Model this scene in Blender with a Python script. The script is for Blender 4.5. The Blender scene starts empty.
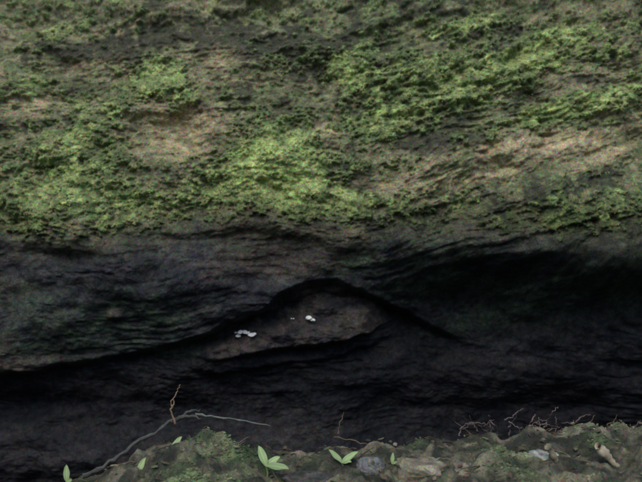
import bpy, math, numpy as np
from mathutils import Vector
rng=np.random.default_rng(7)
T=rng.random((256,256))
F=688.4
def W(px,py,Y=1.5): return ((px-321)/F*Y, 1+(241-py)/F*Y)
def vn(x,y,s=0):
    x=np.asarray(x,float)+s*13.7; y=np.asarray(y,float)+s*7.3
    xi=np.floor(x).astype(np.int64); yi=np.floor(y).astype(np.int64)
    fx=x-xi; fy=y-yi
    fx=fx*fx*fx*(fx*(fx*6-15)+10); fy=fy*fy*fy*(fy*(fy*6-15)+10)
    a=T[xi&255,yi&255];b=T[(xi+1)&255,yi&255];c=T[xi&255,(yi+1)&255];d=T[(xi+1)&255,(yi+1)&255]
    return (a+(b-a)*fx+(c-a)*fy+(a-b-c+d)*fx*fy)*2-1
def fbm(x,y,o=4,s=0,g=.5):
    r=0;a=1;t=0
    for i in range(o):
        ca,sa=math.cos(.6*i),math.sin(.6*i)
        r=r+a*vn((x*ca-y*sa)*2**i,(x*sa+y*ca)*2**i,s+i*3); t+=a; a*=g
    return r/t
def sfb(x,y,o=4,s=0,g=.5):
    # un-rotated octaves: keeps the layered direction of bedded rock
    r=0;a=1;t=0
    for i in range(o):
        r=r+a*vn(x*2**i,y*2**i,s+i*3); t+=a; a*=g
    return r/t
def worley(x,y,s=0):
    xi=np.floor(x).astype(np.int64); yi=np.floor(y).astype(np.int64)
    d=np.full(x.shape,9.); idv=np.zeros(x.shape)
    for i in(-1,0,1):
        for j in(-1,0,1):
            a=xi+i;b=yi+j
            jx=T[(a+s*11)&255,(b+s*5)&255]; jy=T[(a*3+b*7+s*19)&255,(b*5+a+s)&255]
            q=(a+jx-x)**2+(b+jy-y)**2
            m=q<d; d=np.where(m,q,d); idv=np.where(m,jy,idv)
    return np.sqrt(d),idv
def ss(a,b,x):
    t=np.clip((x-a)/(b-a),0,1); return t*t*(3-2*t)
def poly(pts,Y):
    P=[W(a,b,Y) for a,b in pts]; return [p[0] for p in P],[p[1] for p in P]
BROW=poly([(0,244),(60,249),(110,250),(150,242),(200,230),(250,226),(300,234),(350,238),(420,238),(470,242),(560,250),(642,256)],1.5)
L2=poly([(0,368),(60,366),(100,360),(150,347),(200,331),(240,313),(262,303),(290,284),(310,278),(338,278),(358,288),(385,300),(430,328),(470,348),(520,362),(642,376)],1.62)
LIPT=poly([(190,349),(215,336),(262,312),(300,289),(335,286),(372,303),(400,322)],1.62)
LIPB=poly([(190,351),(205,358),(250,356),(290,348),(340,341),(370,334),(400,326)],1.60)
def wall_y(x,z,detail=True):
    wx=fbm(x*4,z*7,4,1)*.035
    zb=np.interp(x,*BROW)+fbm(x*9,z*0+3,4,2)*.018
    l2=np.interp(x,*L2)+fbm(x*11,z*2,4,5)*.018
    R=ss(-.05,.35,x)
    up=1.50+.42*(z-1.0)+.06*fbm(x*2.2,z*3,3,8)+.10*np.maximum(z-1.9,0)
    hi=ss(-.02,.06,z-zb)
    up=up+.028*fbm(x*8+z*2,z*11-x*1.5,2,9)*hi
    d=zb-z
    Bd=lambda q:1.53+.01*R+(.18+.25*R)*np.clip(q,0,.5)+.09*R*ss(0,.18,q)
    B=Bd(d)-.045*np.exp(-((x+.42)/.24)**2-((z-.88)/.09)**2)+.03*fbm(x*4,z*7,3,15)
    kx,kz=W(110,316,1.52)
    B=B-.022*np.exp(-((x-kx)/.018)**2-((z-kz)/.012)**2)
    y=up+(B-up)*ss(-.012-.03*R,.022+.07*R,d)
    d2=l2-z
    D=B+(.06-.045*R)+.02*np.sin(z*25+x*1.3)-(.02+.17*R)*np.clip(d2-.05,0,.5)
    y=y+(D-y)*ss(-.004,.024,d2)
    lt=np.interp(x,*LIPT)+fbm(x*16,z*0+1,3,11)*.006; lb=np.interp(x,*LIPB)+fbm(x*18,z*0,4,12)*.014
    inx=ss(-.33,-.24,x)*(1-ss(.08,.20,x))
    t=np.clip((lt-z)/np.maximum(lt-lb,.004),0,1)
    slab=1.635-.065*t**.8+.016*fbm(x*18,z*34,4,14)
    m=inx*ss(-.016,.008,z-lb)*(1-ss(-.004,.016,z-lt))
    y=np.where(m>0,y+(np.minimum(slab,y)-y)*m,y)
    m2=inx*ss(-.05,-.03,z-lb-.008*fbm(x*25,z*0,3,13))*(1-ss(-.016,.008,z-lb))
    y=np.where(m2>0,y+(np.minimum(1.605,y)-y)*m2*.7,y)
    al=.03+.22*ss(-.3,.7,x)*ss(.85,1.05,z)-.10*ss(.0,.5,x)*ss(.9,.75,z)
    s=z-al*x+wx
    pat=.25+.75*ss(-.2,.5,fbm(x*2.5,z*5,2,27))
    st=vn(x*3,s*24,20)+.7*vn(x*5,s*55,21)+.5*vn(x*10,s*120,22)
    st2=np.tanh(st*1.6)
    low=ss(0,.03,d2)
    y=y+(.005+.001*low+.003*R)*st2*(1-.8*m)*pat
    y=y+.022*fbm(x*8,z*10,3,31)*(1-.6*m)
    y=y+(1-hi)*(.007*fbm(x*22,s*32,4,36)+.004*pat*sfb(x*9,s*42,4,34))*(1-.4*m)+hi*.011*fbm(x*24,s*46,4,33)
    y=y+.0022*fbm(x*90,s*150,3,35)*(1+.4*hi)
    return y,dict(zb=zb,l2=l2,m=m,s=s,st=st,hi=hi,lb=lb,low=low,R=R)
MOSS=[(60,150,26,30,.75),(130,62,35,14,.7),(160,88,32,14,.75),(20,70,18,10,.6),(30,4,26,8,.7),(278,150,28,20,1.1),(290,183,34,18,1.0),(250,170,30,22,.7),
(150,205,60,22,.4),(350,58,22,18,.95),(60,195,60,26,.35),(480,75,50,16,.7),(400,115,45,14,.7),(545,45,40,12,.75),(600,96,50,10,1.0),(585,18,35,10,.8),(480,8,40,7,.9),
(430,200,40,12,.35),(540,225,50,14,.45),(350,212,40,12,.45),(330,200,50,12,.35),(95,100,40,16,.2),(620,50,25,10,.3),(450,50,50,10,.3),(620,200,40,14,.3),(110,225,80,12,.25),(400,75,40,12,.3),(240,200,60,14,.4),
(240,110,40,12,.2),(20,215,40,18,.25),(500,120,50,8,.3)]
BROWN=[(178,128,34,22,1.1),(20,98,18,9,.9),(580,138,50,6,1.2),(500,146,40,6,.8),(545,160,60,5,.9),(440,172,60,9,.6),(330,130,14,9,.5),(620,150,30,6,.8),(240,238,60,7,.5),(210,45,16,9,.7),(250,207,50,4,.5),(230,70,40,8,.3),(60,50,30,8,.3)]
DARK=[(300,25,60,18,.6),(60,35,50,14,.6),(230,90,25,12,.4),(420,145,60,10,.4),(120,15,60,14,.7),(300,80,30,20,.3),(430,28,40,10,.5),(200,15,50,14,.5),(600,70,50,6,.5),(520,100,60,6,.4),(620,5,30,8,.4),(620,225,60,10,.4),(560,190,60,8,.3)]
def gauss(lst,x,z,Y):
    r=0
    for a,b,sx,sy,w in lst:
        cx,cz=W(a,b,Y); ang=math.radians(14 if a>370 else 4)
        dx=x-cx;dz=z-cz; u=dx*math.cos(ang)+dz*math.sin(ang); v=-dx*math.sin(ang)+dz*math.cos(ang)
        r=r+w*np.exp(-(u/(sx*.0022))**2*.6-(v/(sy*.0022))**2*.6)
    return r
def moss_amt(x,z,info):
    g=gauss(MOSS,x,z,1.56)
    outside=ss(.85,1.1,np.abs(x))+ss(1.6,1.75,z)
    n=.5+.5*fbm(x*16,z*20,4,41,.6)
    n2=.5+.5*fbm(x*60,z*70,3,44,.65)
    br=gauss(BROWN,x,z,1.56)
    dk=gauss(DARK,x,z,1.56)
    a=(.32+g+.4*outside)*info['hi']-.7*br-.4*dk+(n-.5)*1.35+(n2-.5)*1.5-.12
    fade=ss(-.01,.05+.03*info['R'],z-info['zb']-.03*(n-.5)+.02)
    a=a*fade
    return ss(.12,.85,a),g,br,dk
def mkmesh(name,V,Fc,cols=None,mat=None,smooth=True):
    me=bpy.data.meshes.new(name)
    V=np.asarray(V,np.float32);Fc=np.asarray(Fc,np.int32);n=Fc.shape[1]
    me.vertices.add(len(V));me.vertices.foreach_set('co',V.ravel())
    me.loops.add(Fc.size);me.loops.foreach_set('vertex_index',Fc.ravel())
    me.polygons.add(len(Fc));me.polygons.foreach_set('loop_start',np.arange(0,Fc.size,n,dtype=np.int32))
    me.polygons.foreach_set('loop_total',np.full(len(Fc),n,np.int32))
    me.polygons.foreach_set('use_smooth',np.full(len(Fc),smooth))
    if cols is not None:
        at=me.color_attributes.new('Col','FLOAT_COLOR','POINT')
        c=np.ones((len(V),4),np.float32);c[:,:3]=cols;at.data.foreach_set('color',c.ravel())
    me.update();me.validate()
    ob=bpy.data.objects.new(name,me);bpy.context.collection.objects.link(ob)
    if mat: me.materials.append(mat)
    return ob
def grid_faces(nx,nz):
    i=np.arange(nx*nz).reshape(nz,nx)
    return np.stack([i[:-1,:-1],i[:-1,1:],i[1:,1:],i[1:,:-1]],-1).reshape(-1,4)
def mat(name,rough=.85,grain=.3,scale=450,bump=.3,spec=.3):
    m=bpy.data.materials.new(name);m.use_nodes=True;N=m.node_tree.nodes;L=m.node_tree.links
    b=N['Principled BSDF'];b.inputs['Roughness'].default_value=rough;b.inputs['Specular IOR Level'].default_value=spec
    tc=N.new('ShaderNodeTexCoord')
    n=N.new('ShaderNodeTexNoise');n.inputs['Scale'].default_value=scale;n.inputs['Detail'].default_value=1
    L.new(tc.outputs['Object'],n.inputs['Vector'])
    n2=N.new('ShaderNodeTexNoise');n2.inputs['Scale'].default_value=scale*.21;n2.inputs['Detail'].default_value=3
    L.new(tc.outputs['Object'],n2.inputs['Vector'])
    s=N.new('ShaderNodeVectorMath');s.operation='MULTIPLY_ADD'
    s.inputs[1].default_value=(grain*4,)*3; s.inputs[2].default_value=(1-grain*2,)*3
    L.new(n.outputs['Color'],s.inputs[0])
    f=N.new('ShaderNodeMath');f.operation='MULTIPLY_ADD';f.inputs[1].default_value=grain*3;f.inputs[2].default_value=1-grain*1.5
    L.new(n2.outputs['Fac'],f.inputs[0])
    mu=N.new('ShaderNodeVectorMath');mu.operation='SCALE';L.new(s.outputs[0],mu.inputs[0]);L.new(f.outputs[0],mu.inputs['Scale'])
    mx=N.new('ShaderNodeVectorMath');mx.operation='MULTIPLY'
    a=N.new('ShaderNodeVertexColor');a.layer_name='Col';L.new(a.outputs['Color'],mx.inputs[0])
    L.new(mu.outputs[0],mx.inputs[1])
    cl=N.new('ShaderNodeVectorMath');cl.operation='MAXIMUM';cl.inputs[1].default_value=(.003,)*3
    L.new(mx.outputs[0],cl.inputs[0]);L.new(cl.outputs[0],b.inputs['Base Color'])
    bp=N.new('ShaderNodeBump');bp.inputs['Strength'].default_value=bump;bp.inputs['Distance'].default_value=.003
    L.new(n2.outputs['Fac'],bp.inputs['Height']);L.new(bp.outputs[0],b.inputs['Normal'])
    return m
M_rock=mat('shade_tinted_mossy_rock',.78,.75,300,.45,.2)  # wall colour includes painted shade near the brow
M_moss=mat('moss_leaf',.85,.3,300,.1,.15)
M_soil=mat('soil_and_moss',.9,.5,450,.7)
M_bark=mat('twig_bark',.8,.25,500,.4)
M_leaf=mat('seedling_leaf',.5,.06,300,.1)
def lerp(a,b,t): return a+(b-a)*t[...,None]
C=lambda *c: np.array(c,float)
# ---------------- rock wall
nx,nz=1150,900
t=np.linspace(-1,1,nx);xs=.95*t+3.2*t**15
t=np.linspace(-1,1,nz);zs=1.0+.72*t+np.where(t>0,2.8*np.abs(t)**13,-.3*np.abs(t)**13)
X,Z=np.meshgrid(xs,zs)
Yw,I=wall_y(X,Z)
ma,g,br,dk=moss_amt(X,Z,I)
w1,id1=worley(X*44+fbm(X*40,Z*40,2,60)*.8,Z*52+fbm(X*30,Z*30,2,61)*.8,1)
w2,_=worley(X*120,Z*130,2)
w0,_=worley(X*17+fbm(X*14,Z*14,2,65)*.7,Z*22+fbm(X*12,Z*12,2,66)*.7,4)
lump=(1-np.clip(w1,0,1))*.008+(1-np.clip(w2,0,1))*.003+(1-np.clip(w0,0,1)**1.5)*.012
Yw=Yw-ma*lump-(1-ma)*I['hi']*.005*(1-np.clip(w1,0,1))+ .003*ma*fbm(X*200,Z*200,2,63)
crev=np.clip(1-w1*1.1,0,1)
nA=fbm(X*12,I['s']*34,4,70,.6);nB=fbm(X*45,Z*60,3,73,.6);nC=fbm(X*3,Z*4,3,76);nD=fbm(X*20,Z*24,3,78,.6)
R=I['R']
up=lerp(C(.14,.145,.075),C(.30,.265,.155),np.clip(.4+.9*nA,0,1))
up=lerp(up,C(.16,.205,.085),np.clip(.3+nB+nC,0,1)*.7)
up=lerp(up,C(.05,.05,.034),ss(-.05,.5,nB*.7+nD*.8+nC*.4+.75*dk)*.9)
up=lerp(up,C(.50,.40,.23),np.clip(br*(.7+1.*nA+.6*nB),0,1)*.9)
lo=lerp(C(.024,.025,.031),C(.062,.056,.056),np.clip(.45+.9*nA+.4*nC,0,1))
lo=lerp(lo,C(.10,.079,.058),ss(.0,.4,nC+.3*nA+.25*np.exp(-((X+.15)/.2)**2))*ss(.3,-.1,X)*.6*(1-I['low']))
grn=gauss([(140,310,45,20,.7),(60,340,60,16,.6),(180,350,25,10,.6),(30,300,40,25,.4),(440,275,60,18,.8),(560,290,70,24,.7),(640,280,60,25,.7),(250,245,80,8,.3),(480,330,50,12,.3),(380,255,60,12,.5)],X,Z,1.6)
lo=lerp(lo,C(.060,.088,.054),np.clip(grn*(.8+1.2*nB+.8*nA),0,1))
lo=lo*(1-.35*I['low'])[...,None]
lo=lerp(lo,C(.066,.054,.046),np.clip(I['m'],0,1)*np.clip(.55+.9*nB+1.2*nD,0,1))
kx,kz=W(110,316,1.52);lo=lerp(lo,C(.17,.12,.10),np.exp(-((X-kx)/.016)**2-((Z-kz)/.010)**2)*.6)
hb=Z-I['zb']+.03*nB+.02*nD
up=up*(1-.6*ss(.16,.0,hb)*R-.25*ss(.06,0,hb)*(1-R))[...,None]  # shade at the brow painted into the rock colour, wider on the right
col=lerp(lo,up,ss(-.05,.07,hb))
tone=np.clip(.06+.68*g+.8*nB+.5*(id1-.5),0,1)
mc=lerp(C(.14,.185,.075),C(.43,.51,.19),tone)
mc=mc*(.65+.5*crev)[...,None]
mc=mc*(.35+.65*ss(-.01,.12,Z-I['zb']))[...,None]*(1-.3*ss(.18,.02,hb)*R)[...,None]  # moss colour darkened towards the brow too, as painted shade
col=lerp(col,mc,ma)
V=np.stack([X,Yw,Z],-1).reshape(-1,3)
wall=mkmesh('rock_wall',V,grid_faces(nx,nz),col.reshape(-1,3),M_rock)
def leaflets(name,P,Nn,cols,size,rng,matl):
    n=len(P)
    r=rng.normal(size=(n,3)); a=np.cross(r,Nn); a/=np.linalg.norm(a,axis=1)[:,None]
    d=a+Nn*rng.uniform(.1,.7,(n,1)); d/=np.linalg.norm(d,axis=1)[:,None]
    sd=np.cross(d,Nn); sd/=np.linalg.norm(sd,axis=1)[:,None]+1e-9
    L=size*rng.uniform(.6,1.5,(n,1)); w=L*rng.uniform(.22,.4,(n,1))
    p0=P-Nn*.001; v=np.stack([p0,p0+d*L*.5+sd*w,p0+d*L-Nn*L*.15,p0+d*L*.5-sd*w],1).reshape(-1,3)
    f=np.arange(4*n).reshape(n,4)
    return mkmesh(name,v,f,np.repeat(cols,4,0),matl,False)
dYx=np.gradient(Yw,axis=1)/np.gradient(X,axis=1);dYz=np.gradient(Yw,axis=0)/np.gradient(Z,axis=0)
NN=np.stack([dYx,-np.ones_like(Yw),dYz],-1);NN/=np.linalg.norm(NN,axis=-1)[...,None]
area=np.gradient(X,axis=1)*np.gradient(Z,axis=0)
vis=(np.abs(X)<1.0)&(Z<1.75)
p=(ma**1.3*(.2+crev)*area*vis).ravel();p/=p.sum()
idx=rng.choice(len(p),90000,p=p)
P=V[idx]+rng.normal(size=(len(idx),3))*.0012
mcf=mc.reshape(-1,3)[idx]*rng.uniform(.8,1.35,(len(idx),1))*1.1+rng.uniform(0,.02,(len(idx),1))*C(1,.6,0)
leaflets('moss',P,NN.reshape(-1,3)[idx],mcf,.0034,rng,M_moss)
# ---------------- ground ledge
EDGE=poly([(-400,560),(-60,505),(60,490),(90,480),(140,456),(175,443),(205,438),(235,446),(270,458),(300,459),(340,448),(400,450),(470,441),(560,436),(642,430),(900,425)],.86)
def ground_z(x,y):
    e=np.interp(x,*EDGE)+.008*fbm(x*30,y*30,3,80)
    ye=.87+.03*fbm(x*7,x*0,3,82)
    top=e-.02*np.clip((ye-y)/.25,0,1)+.010*fbm(x*18,y*18,3,84)+.007*fbm(x*60,y*60,4,86)+.002*fbm(x*220,y*220,2,88)
    fl=.18+.05*fbm(x*3,y*3,3,90)
    k=ss(0,.16,y-ye)
    z=top+(fl-top)*k
    far=ss(0,-3,y)
    return z+far*.15*fbm(x*.8,y*.8,3,92)
gx=900;gy=420
t=np.linspace(-1,1,gx);xg=.72*t+59*np.abs(t)**25*np.sign(t)+2.5*t**11
t=np.linspace(0,1,gy);yg=np.interp(t,[0,.06,.14,.2,.8,.9,1],[-60,-8,-.5,.6,1.0,1.3,2.6])
XG,YG=np.meshgrid(xg,yg);ZG=ground_z(XG,YG)
gm=.5+.5*fbm(XG*20,YG*20,4,95)
gg=0
for a,b,s_,w_ in[(228,455,.035,.6),(185,452,.03,.45),(600,440,.05,.5),(320,455,.03,.3),(500,445,.05,.35),(420,450,.03,.25)]:
    gg=gg+w_*np.exp(-((XG-W(a,b,.83)[0])/s_)**2)
gma=ss(.5,.95,gm*.8+gg*.5)
w3,id3=worley(XG*110,YG*110,5)
w4,id4=worley(XG*30+fbm(XG*30,YG*30,2,6),YG*42+fbm(XG*30,YG*30,2,7),6)
ZG=ZG+(gma*(1-np.clip(w3,0,1))*.006+(1-gma)*(1-np.clip(w4,0,1))*.008*ss(.6,.9,id4))*(YG<.95)*(YG>.5)
n1=fbm(XG*50,YG*50,4,97,.6);n3=fbm(XG*14,YG*20,3,98)
gc=lerp(C(.035,.036,.026),C(.17,.155,.10),np.clip(.35+n1*1.2+.9*n3,0,1))
gc=lerp(gc,C(.30,.26,.19),ss(.8,.95,id4)*ss(.75,.45,w4)*.7*np.clip(.6+n1,0,1))
gc=lerp(gc,lerp(C(.05,.075,.035),C(.18,.23,.10),np.clip(.5+n1,0,1)),gma)
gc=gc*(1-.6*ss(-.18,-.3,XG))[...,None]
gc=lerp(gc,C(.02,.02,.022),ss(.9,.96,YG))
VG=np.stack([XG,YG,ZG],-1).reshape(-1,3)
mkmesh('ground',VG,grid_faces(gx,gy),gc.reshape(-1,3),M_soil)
gi=rng.choice(len(VG),8000,p=(lambda q:q/q.sum())((gma*(np.abs(XG)<.6)*(YG>.66)*(YG<.95)).ravel()))
leaflets('ground_moss',VG[gi]+rng.normal(size=(len(gi),3))*.0008,np.tile(C(0,-.3,.95),(len(gi),1)),gc.reshape(-1,3)[gi]*rng.uniform(.8,1.7,(len(gi),1)),.0035,rng,M_moss)
# ---------------- unseen bank behind the viewer, added to block low sky light
bx=np.linspace(-14,14,160);bt=np.linspace(0,1,80)
BX,BT=np.meshgrid(bx,bt);BY=-3.2-3.2*BT+.5*fbm(BX*.7,BT*5,4,100);BZ=-.2+3.6*BT+.3*fbm(BX*1.1,BT*7,3,103)
bc=lerp(C(.05,.055,.03),C(.08,.11,.045),np.clip(.5+fbm(BX*2,BT*10,3,105),0,1))
mkmesh('sky_block_bank',np.stack([BX,BY,BZ],-1).reshape(-1,3),grid_faces(160,80),bc.reshape(-1,3),M_soil)
# ---------------- small things
def tube(pts,r0,r1,col,seg=7,sub=5,wob=.0):
    pts=np.array(pts,float);m=len(pts)
    tt=np.linspace(0,m-1,(m-1)*sub+1);i=np.clip(tt.astype(int),0,m-2);f=(tt-i)[:,None]
    p0=pts[np.maximum(i-1,0)];p1=pts[i];p2=pts[i+1];p3=pts[np.minimum(i+2,m-1)]
    Q=.5*((2*p1)+(-p0+p2)*f+(2*p0-5*p1+4*p2-p3)*f*f+(-p0+3*p1-3*p2+p3)*f**3)
    Q=Q+rng.normal(size=Q.shape)*wob
    tg=np.gradient(Q,axis=0);tg/=np.linalg.norm(tg,axis=1)[:,None]+1e-9
    a=np.cross(tg,C(.3,.9,.2));a/=np.linalg.norm(a,axis=1)[:,None];b=np.cross(tg,a)
    R=np.linspace(r0,r1,len(Q))*(1+.18*rng.normal(size=len(Q)))
    R[-1]*=.4
    th=np.linspace(0,2*math.pi,seg,endpoint=False)
    v=Q[:,None]+R[:,None,None]*(np.cos(th)[None,:,None]*a[:,None]+np.sin(th)[None,:,None]*b[:,None])
    f=[]
    for k in range(len(Q)-1):
        for j in range(seg):
            f.append((k*seg+j,k*seg+(j+1)%seg,(k+1)*seg+(j+1)%seg,(k+1)*seg+j))
    v=v.reshape(-1,3); c=np.tile(col,(len(v),1))*(1+.2*rng.normal(size=(len(v),1)))
    return v,np.array(f),np.clip(c,.004,1)
def leaf(base,d,up,L,w,col,curl=.3,fold=.3):
    d=np.array(d,float);d/=np.linalg.norm(d);up=np.array(up,float);s=np.cross(d,up);s/=np.linalg.norm(s);n=np.cross(s,d)
    U=np.linspace(0,1,11);S=np.linspace(-1,1,7);v=[];c=[]
    for u in U:
        ww=w*math.sin(math.pi*min(1,u*.93+.05))**.8*(1 if u<1 else .05)
        for q in S:
            v.append(np.array(base)+d*L*u+s*ww*q*.5+n*(-curl*L*u*u+abs(q)*ww*fold*.5+.03*L*math.sin(u*9)*abs(q)))
            c.append(np.array(col)*(1.25 if q==0 else .85+.2*abs(q))*(0.9+.2*u))
    f=[(i*7+j,i*7+j+1,(i+1)*7+j+1,(i+1)*7+j) for i in range(10) for j in range(6)]
    return np.array(v),np.array(f),np.clip(np.array(c),0,1)
def join(parts):
    V=[];Fs=[];Cs=[];o=0
    for v,f,c in parts: V.append(v);Fs.append(f+o);Cs.append(c);o+=len(v)
    return np.concatenate(V),np.concatenate(Fs),np.concatenate(Cs)
def gpt(px,py,y):
    x,z=W(px,py,y); return np.array([x,y,z])
LG=C(.33,.44,.20)
def seedling(base,tops,y,stemcol=C(.22,.28,.12)):
    bx_,_=W(base[0],base[1],y);bz=float(ground_z(np.array([bx_]),np.array([y]))[0])-.004
    tip=gpt(base[0],base[1],y); mid=(np.array([bx_,y,bz])+tip)/2+C(.002,0,0)
    parts=[tube([[bx_,y,bz],mid,tip],.0013,.001,stemcol,6,4)]
    for k,(ex,ez,wd,dy) in enumerate(tops):
        e=gpt(ex,ez,y)+C(0,dy,0); d=e-tip; L=np.linalg.norm(d)
        parts.append(leaf(tip,d,(0,-.55,.85),L*1.02,wd*.00115,LG*rng.uniform(.75,1.15),.16,.35))
    mkmesh('seedling',*join(parts),M_leaf)
seedling((266,466),[(259,447,8,.004),(288,463,9,-.012),(279,458,7,.01)],.80)
seedling((342,463),[(330,450,6,.004),(356,450,7,-.004),(350,458,5,-.01)],.81)
seedling((138,474),[(144,458,7,.0),(134,468,6,-.01),(147,470,5,.005)],.80)
seedling((172,450),[(180,437,7,.003),(168,445,5,-.008)],.84)
seedling((67,482),[(65,466,6,.003),(73,478,5,-.008)],.79)
seedling((392,464),[(393,453,4,.0),(398,460,4,-.006)],.82)
seedling((152,468),[(158,458,5,.0),(147,462,5,-.006)],.83)
def twig(name,brs,y,r,col,wob=.0006):
    parts=[]
    for b in brs:
        pts=[gpt(q[0],q[1],y+(q[2] if len(q)>2 else 0)) for q in b]
        parts.append(tube(pts,r,r*.45,col,7,5,wob))
    return mkmesh(name,*join(parts),M_bark)
BR=C(.13,.09,.06);TN=C(.45,.38,.27)
twig('twig',[[(176,424),(171,412),(172,401),(177,391),(180,384)],[(171,410),(174,404),(173,398)]],.87,.0013,C(.28,.19,.12))
twig('twig',[[(196,414,.01),(215,417,0),(240,420,-.01),(270,426,-.015)]],.88,.0015,C(.15,.16,.14))
twig('dry_stick',[[(84,477,-.03),(110,463,-.02),(135,443,0),(155,433,.01),(172,421,.02),(190,412,.03),(200,411,.04)],[(172,421,.02),(186,416,.02),(202,419,.02)]],.86,.0030,C(.085,.085,.075),.0010)
twig('dry_stick',[[(598,446),(606,455),(616,465),(624,472)]],.78,.0055,TN)
twig('dry_stick',[[(548,447),(556,460),(566,474),(570,484)]],.77,.004,C(.3,.26,.18))
twig('twig',[[(338,434),(340,424),(344,412)],[(334,437),(350,440),(372,446)]],.87,.0012,BR)
brs=[]
for k in range(26):
    a=rng.uniform(455,580);b=rng.uniform(414,442);an=rng.normal(0,.6) if k%3 else rng.uniform(.8,2.2);L_=rng.uniform(12,32)
    p_=[];x_=a;y_=b
    for q in range(4):
        p_.append((x_,y_,rng.uniform(-.01,.02)));an+=rng.normal(0,.45);x_+=math.cos(an)*L_/3;y_-=math.sin(an)*L_/3*.8
    brs.append(p_)
twig('fallen_twigs',brs,.885,.0009,C(.17,.12,.11),.0007)
brs=[]
for k in range(8):
    a=rng.uniform(575,640);b=rng.uniform(424,440);an=rng.uniform(0,3);L_=rng.uniform(10,25)
    brs.append([(a,b),(a+L_*.5*math.cos(an),b-L_*.3*math.sin(an)),(a+L_*math.cos(an+.3),b-L_*.6*math.sin(an+.3))])
twig('fallen_twigs',brs,.88,.0009,BR,.0006)
def stone(px,py,y,sx,sy,sz,col,seed):
    nu,nv=48,30
    u=np.linspace(0,2*math.pi,nu,endpoint=False);v=np.linspace(.02,math.pi-.02,nv);U_,V_=np.meshgrid(u,v)
    n=np.stack([np.sin(V_)*np.cos(U_),np.sin(V_)*np.sin(U_),np.cos(V_)],-1)
    n=np.sign(n)*np.abs(n)**.75
    r=1+.28*fbm(n[...,0]*1.5+seed,n[...,1]*1.5+n[...,2]*1.7,4,seed)+.07*fbm(n[...,0]*9,n[...,2]*9+n[...,1]*7,3,seed+4)
    c0=gpt(px,py,y);v=(n*r[...,None]*C(sx,sy,sz)+c0).reshape(-1,3)
    i=np.arange(nu*nv).reshape(nv,nu);j=np.roll(i,-1,1)
    f=np.stack([i[:-1],j[:-1],j[1:],i[1:]],-1).reshape(-1,4)
    cc=np.tile(col,(len(v),1))*(1+.9*fbm(n[...,0]*4,n[...,2]*5,4,seed+9)).reshape(-1,1)
    mkmesh('stone',v,f,cc,M_soil)
stone(370,468,.81,.018,.015,.010,C(.17,.17,.16),3)
stone(545,461,.79,.018,.016,.011,C(.34,.35,.30),5)
stone(438,472,.80,.045,.03,.014,C(.24,.21,.15),8)
stone(500,476,.79,.03,.025,.012,C(.12,.11,.09),11)
stone(310,482,.79,.03,.02,.01,C(.08,.075,.065),14)
stone(632,476,.79,.02,.02,.012,C(.20,.17,.13),17)
parts=[]
for k in range(520):
    x=rng.uniform(-.5,.5);y=rng.uniform(.68,.9);z=float(ground_z(np.array([x]),np.array([y]))[0])+.004
    c_=[C(.14,.10,.06),C(.09,.065,.045),C(.20,.16,.11),C(.06,.05,.04),C(.12,.13,.06)][k%5]*rng.uniform(.6,1.3)
    a=rng.uniform(0,6.28)
    if k%3==0:
        L_=rng.uniform(.008,.03);d=C(math.cos(a),math.sin(a),rng.uniform(-.1,.4))*L_
        p0=C(x,y,z);parts.append(tube([p0,p0+d*.5+C(0,0,.001),p0+d],.0007,.0004,c_,5,3,.0003))
    else: parts.append(leaf((x,y,z),(math.cos(a),math.sin(a),rng.uniform(-.2,.5)),(rng.normal()*.3,-.3,1),rng.uniform(.004,.011),rng.uniform(.002,.006),c_,rng.uniform(-.2,.4),.3))
mkmesh('leaf_litter',*join(parts),M_bark)
parts=[]
for (a,b,s_) in[(244,331,4.4),(240,335,3.6),(253,334,4.8),(248,332,3.2),(309,317,4.8),(238,332,2),(312,319,3),(292,318,1.2)]:
    y=1.6
    for it in range(4):
        x,z=W(a,b,y);y=float(wall_y(np.array([x]),np.array([z]))[0][0])
    y-=.012
    for q in range(2):
        an=rng.uniform(-.7,.7)+math.pi*q
        parts.append(leaf((x+rng.normal()*.002-.004*math.cos(an),y,z-.004*math.sin(an)*.6),(math.cos(an),-.3,math.sin(an)*.5),(0,-.6,.85),s_*.003,s_*.0026,C(.92,.92,.9),.05,.1))
mkmesh('white_scraps',*join(parts),M_leaf)  # small white droppings and paper scraps lying on the slab
# ---------------- light, sky, camera
w=bpy.data.worlds.new('World');bpy.context.scene.world=w;w.use_nodes=True
N=w.node_tree.nodes;bg=N['Background'];sk=N.new('ShaderNodeTexSky');sk.sky_type='NISHITA';sk.sun_disc=False
sk.sun_elevation=math.radians(52);sk.sun_rotation=math.radians(195)
w.node_tree.links.new(sk.outputs[0],bg.inputs[0]);bg.inputs[1].default_value=.15
sun=bpy.data.lights.new('sun','SUN');sun.energy=1.5;sun.angle=math.radians(45);sun.color=(1,.98,.86)
so=bpy.data.objects.new('sun',sun);bpy.context.collection.objects.link(so)
el=math.radians(52);az=math.radians(195)
dirv=Vector((math.sin(az)*math.cos(el),math.cos(az)*math.cos(el),math.sin(el)))
so.rotation_euler=dirv.to_track_quat('Z','Y').to_euler()
cam=bpy.data.cameras.new('camera');co=bpy.data.objects.new('camera',cam);bpy.context.collection.objects.link(co)
co.location=(0,0,1);co.rotation_euler=(math.radians(90),0,0);cam.sensor_width=36;cam.lens=F*36/642;cam.clip_start=.01;cam.clip_end=500
cam.dof.use_dof=True;cam.dof.focus_distance=1.0;cam.dof.aperture_fstop=7.5
bpy.context.scene.camera=co
s=bpy.context.scene.view_settings;s.view_transform='Standard';s.look='None';s.exposure=0
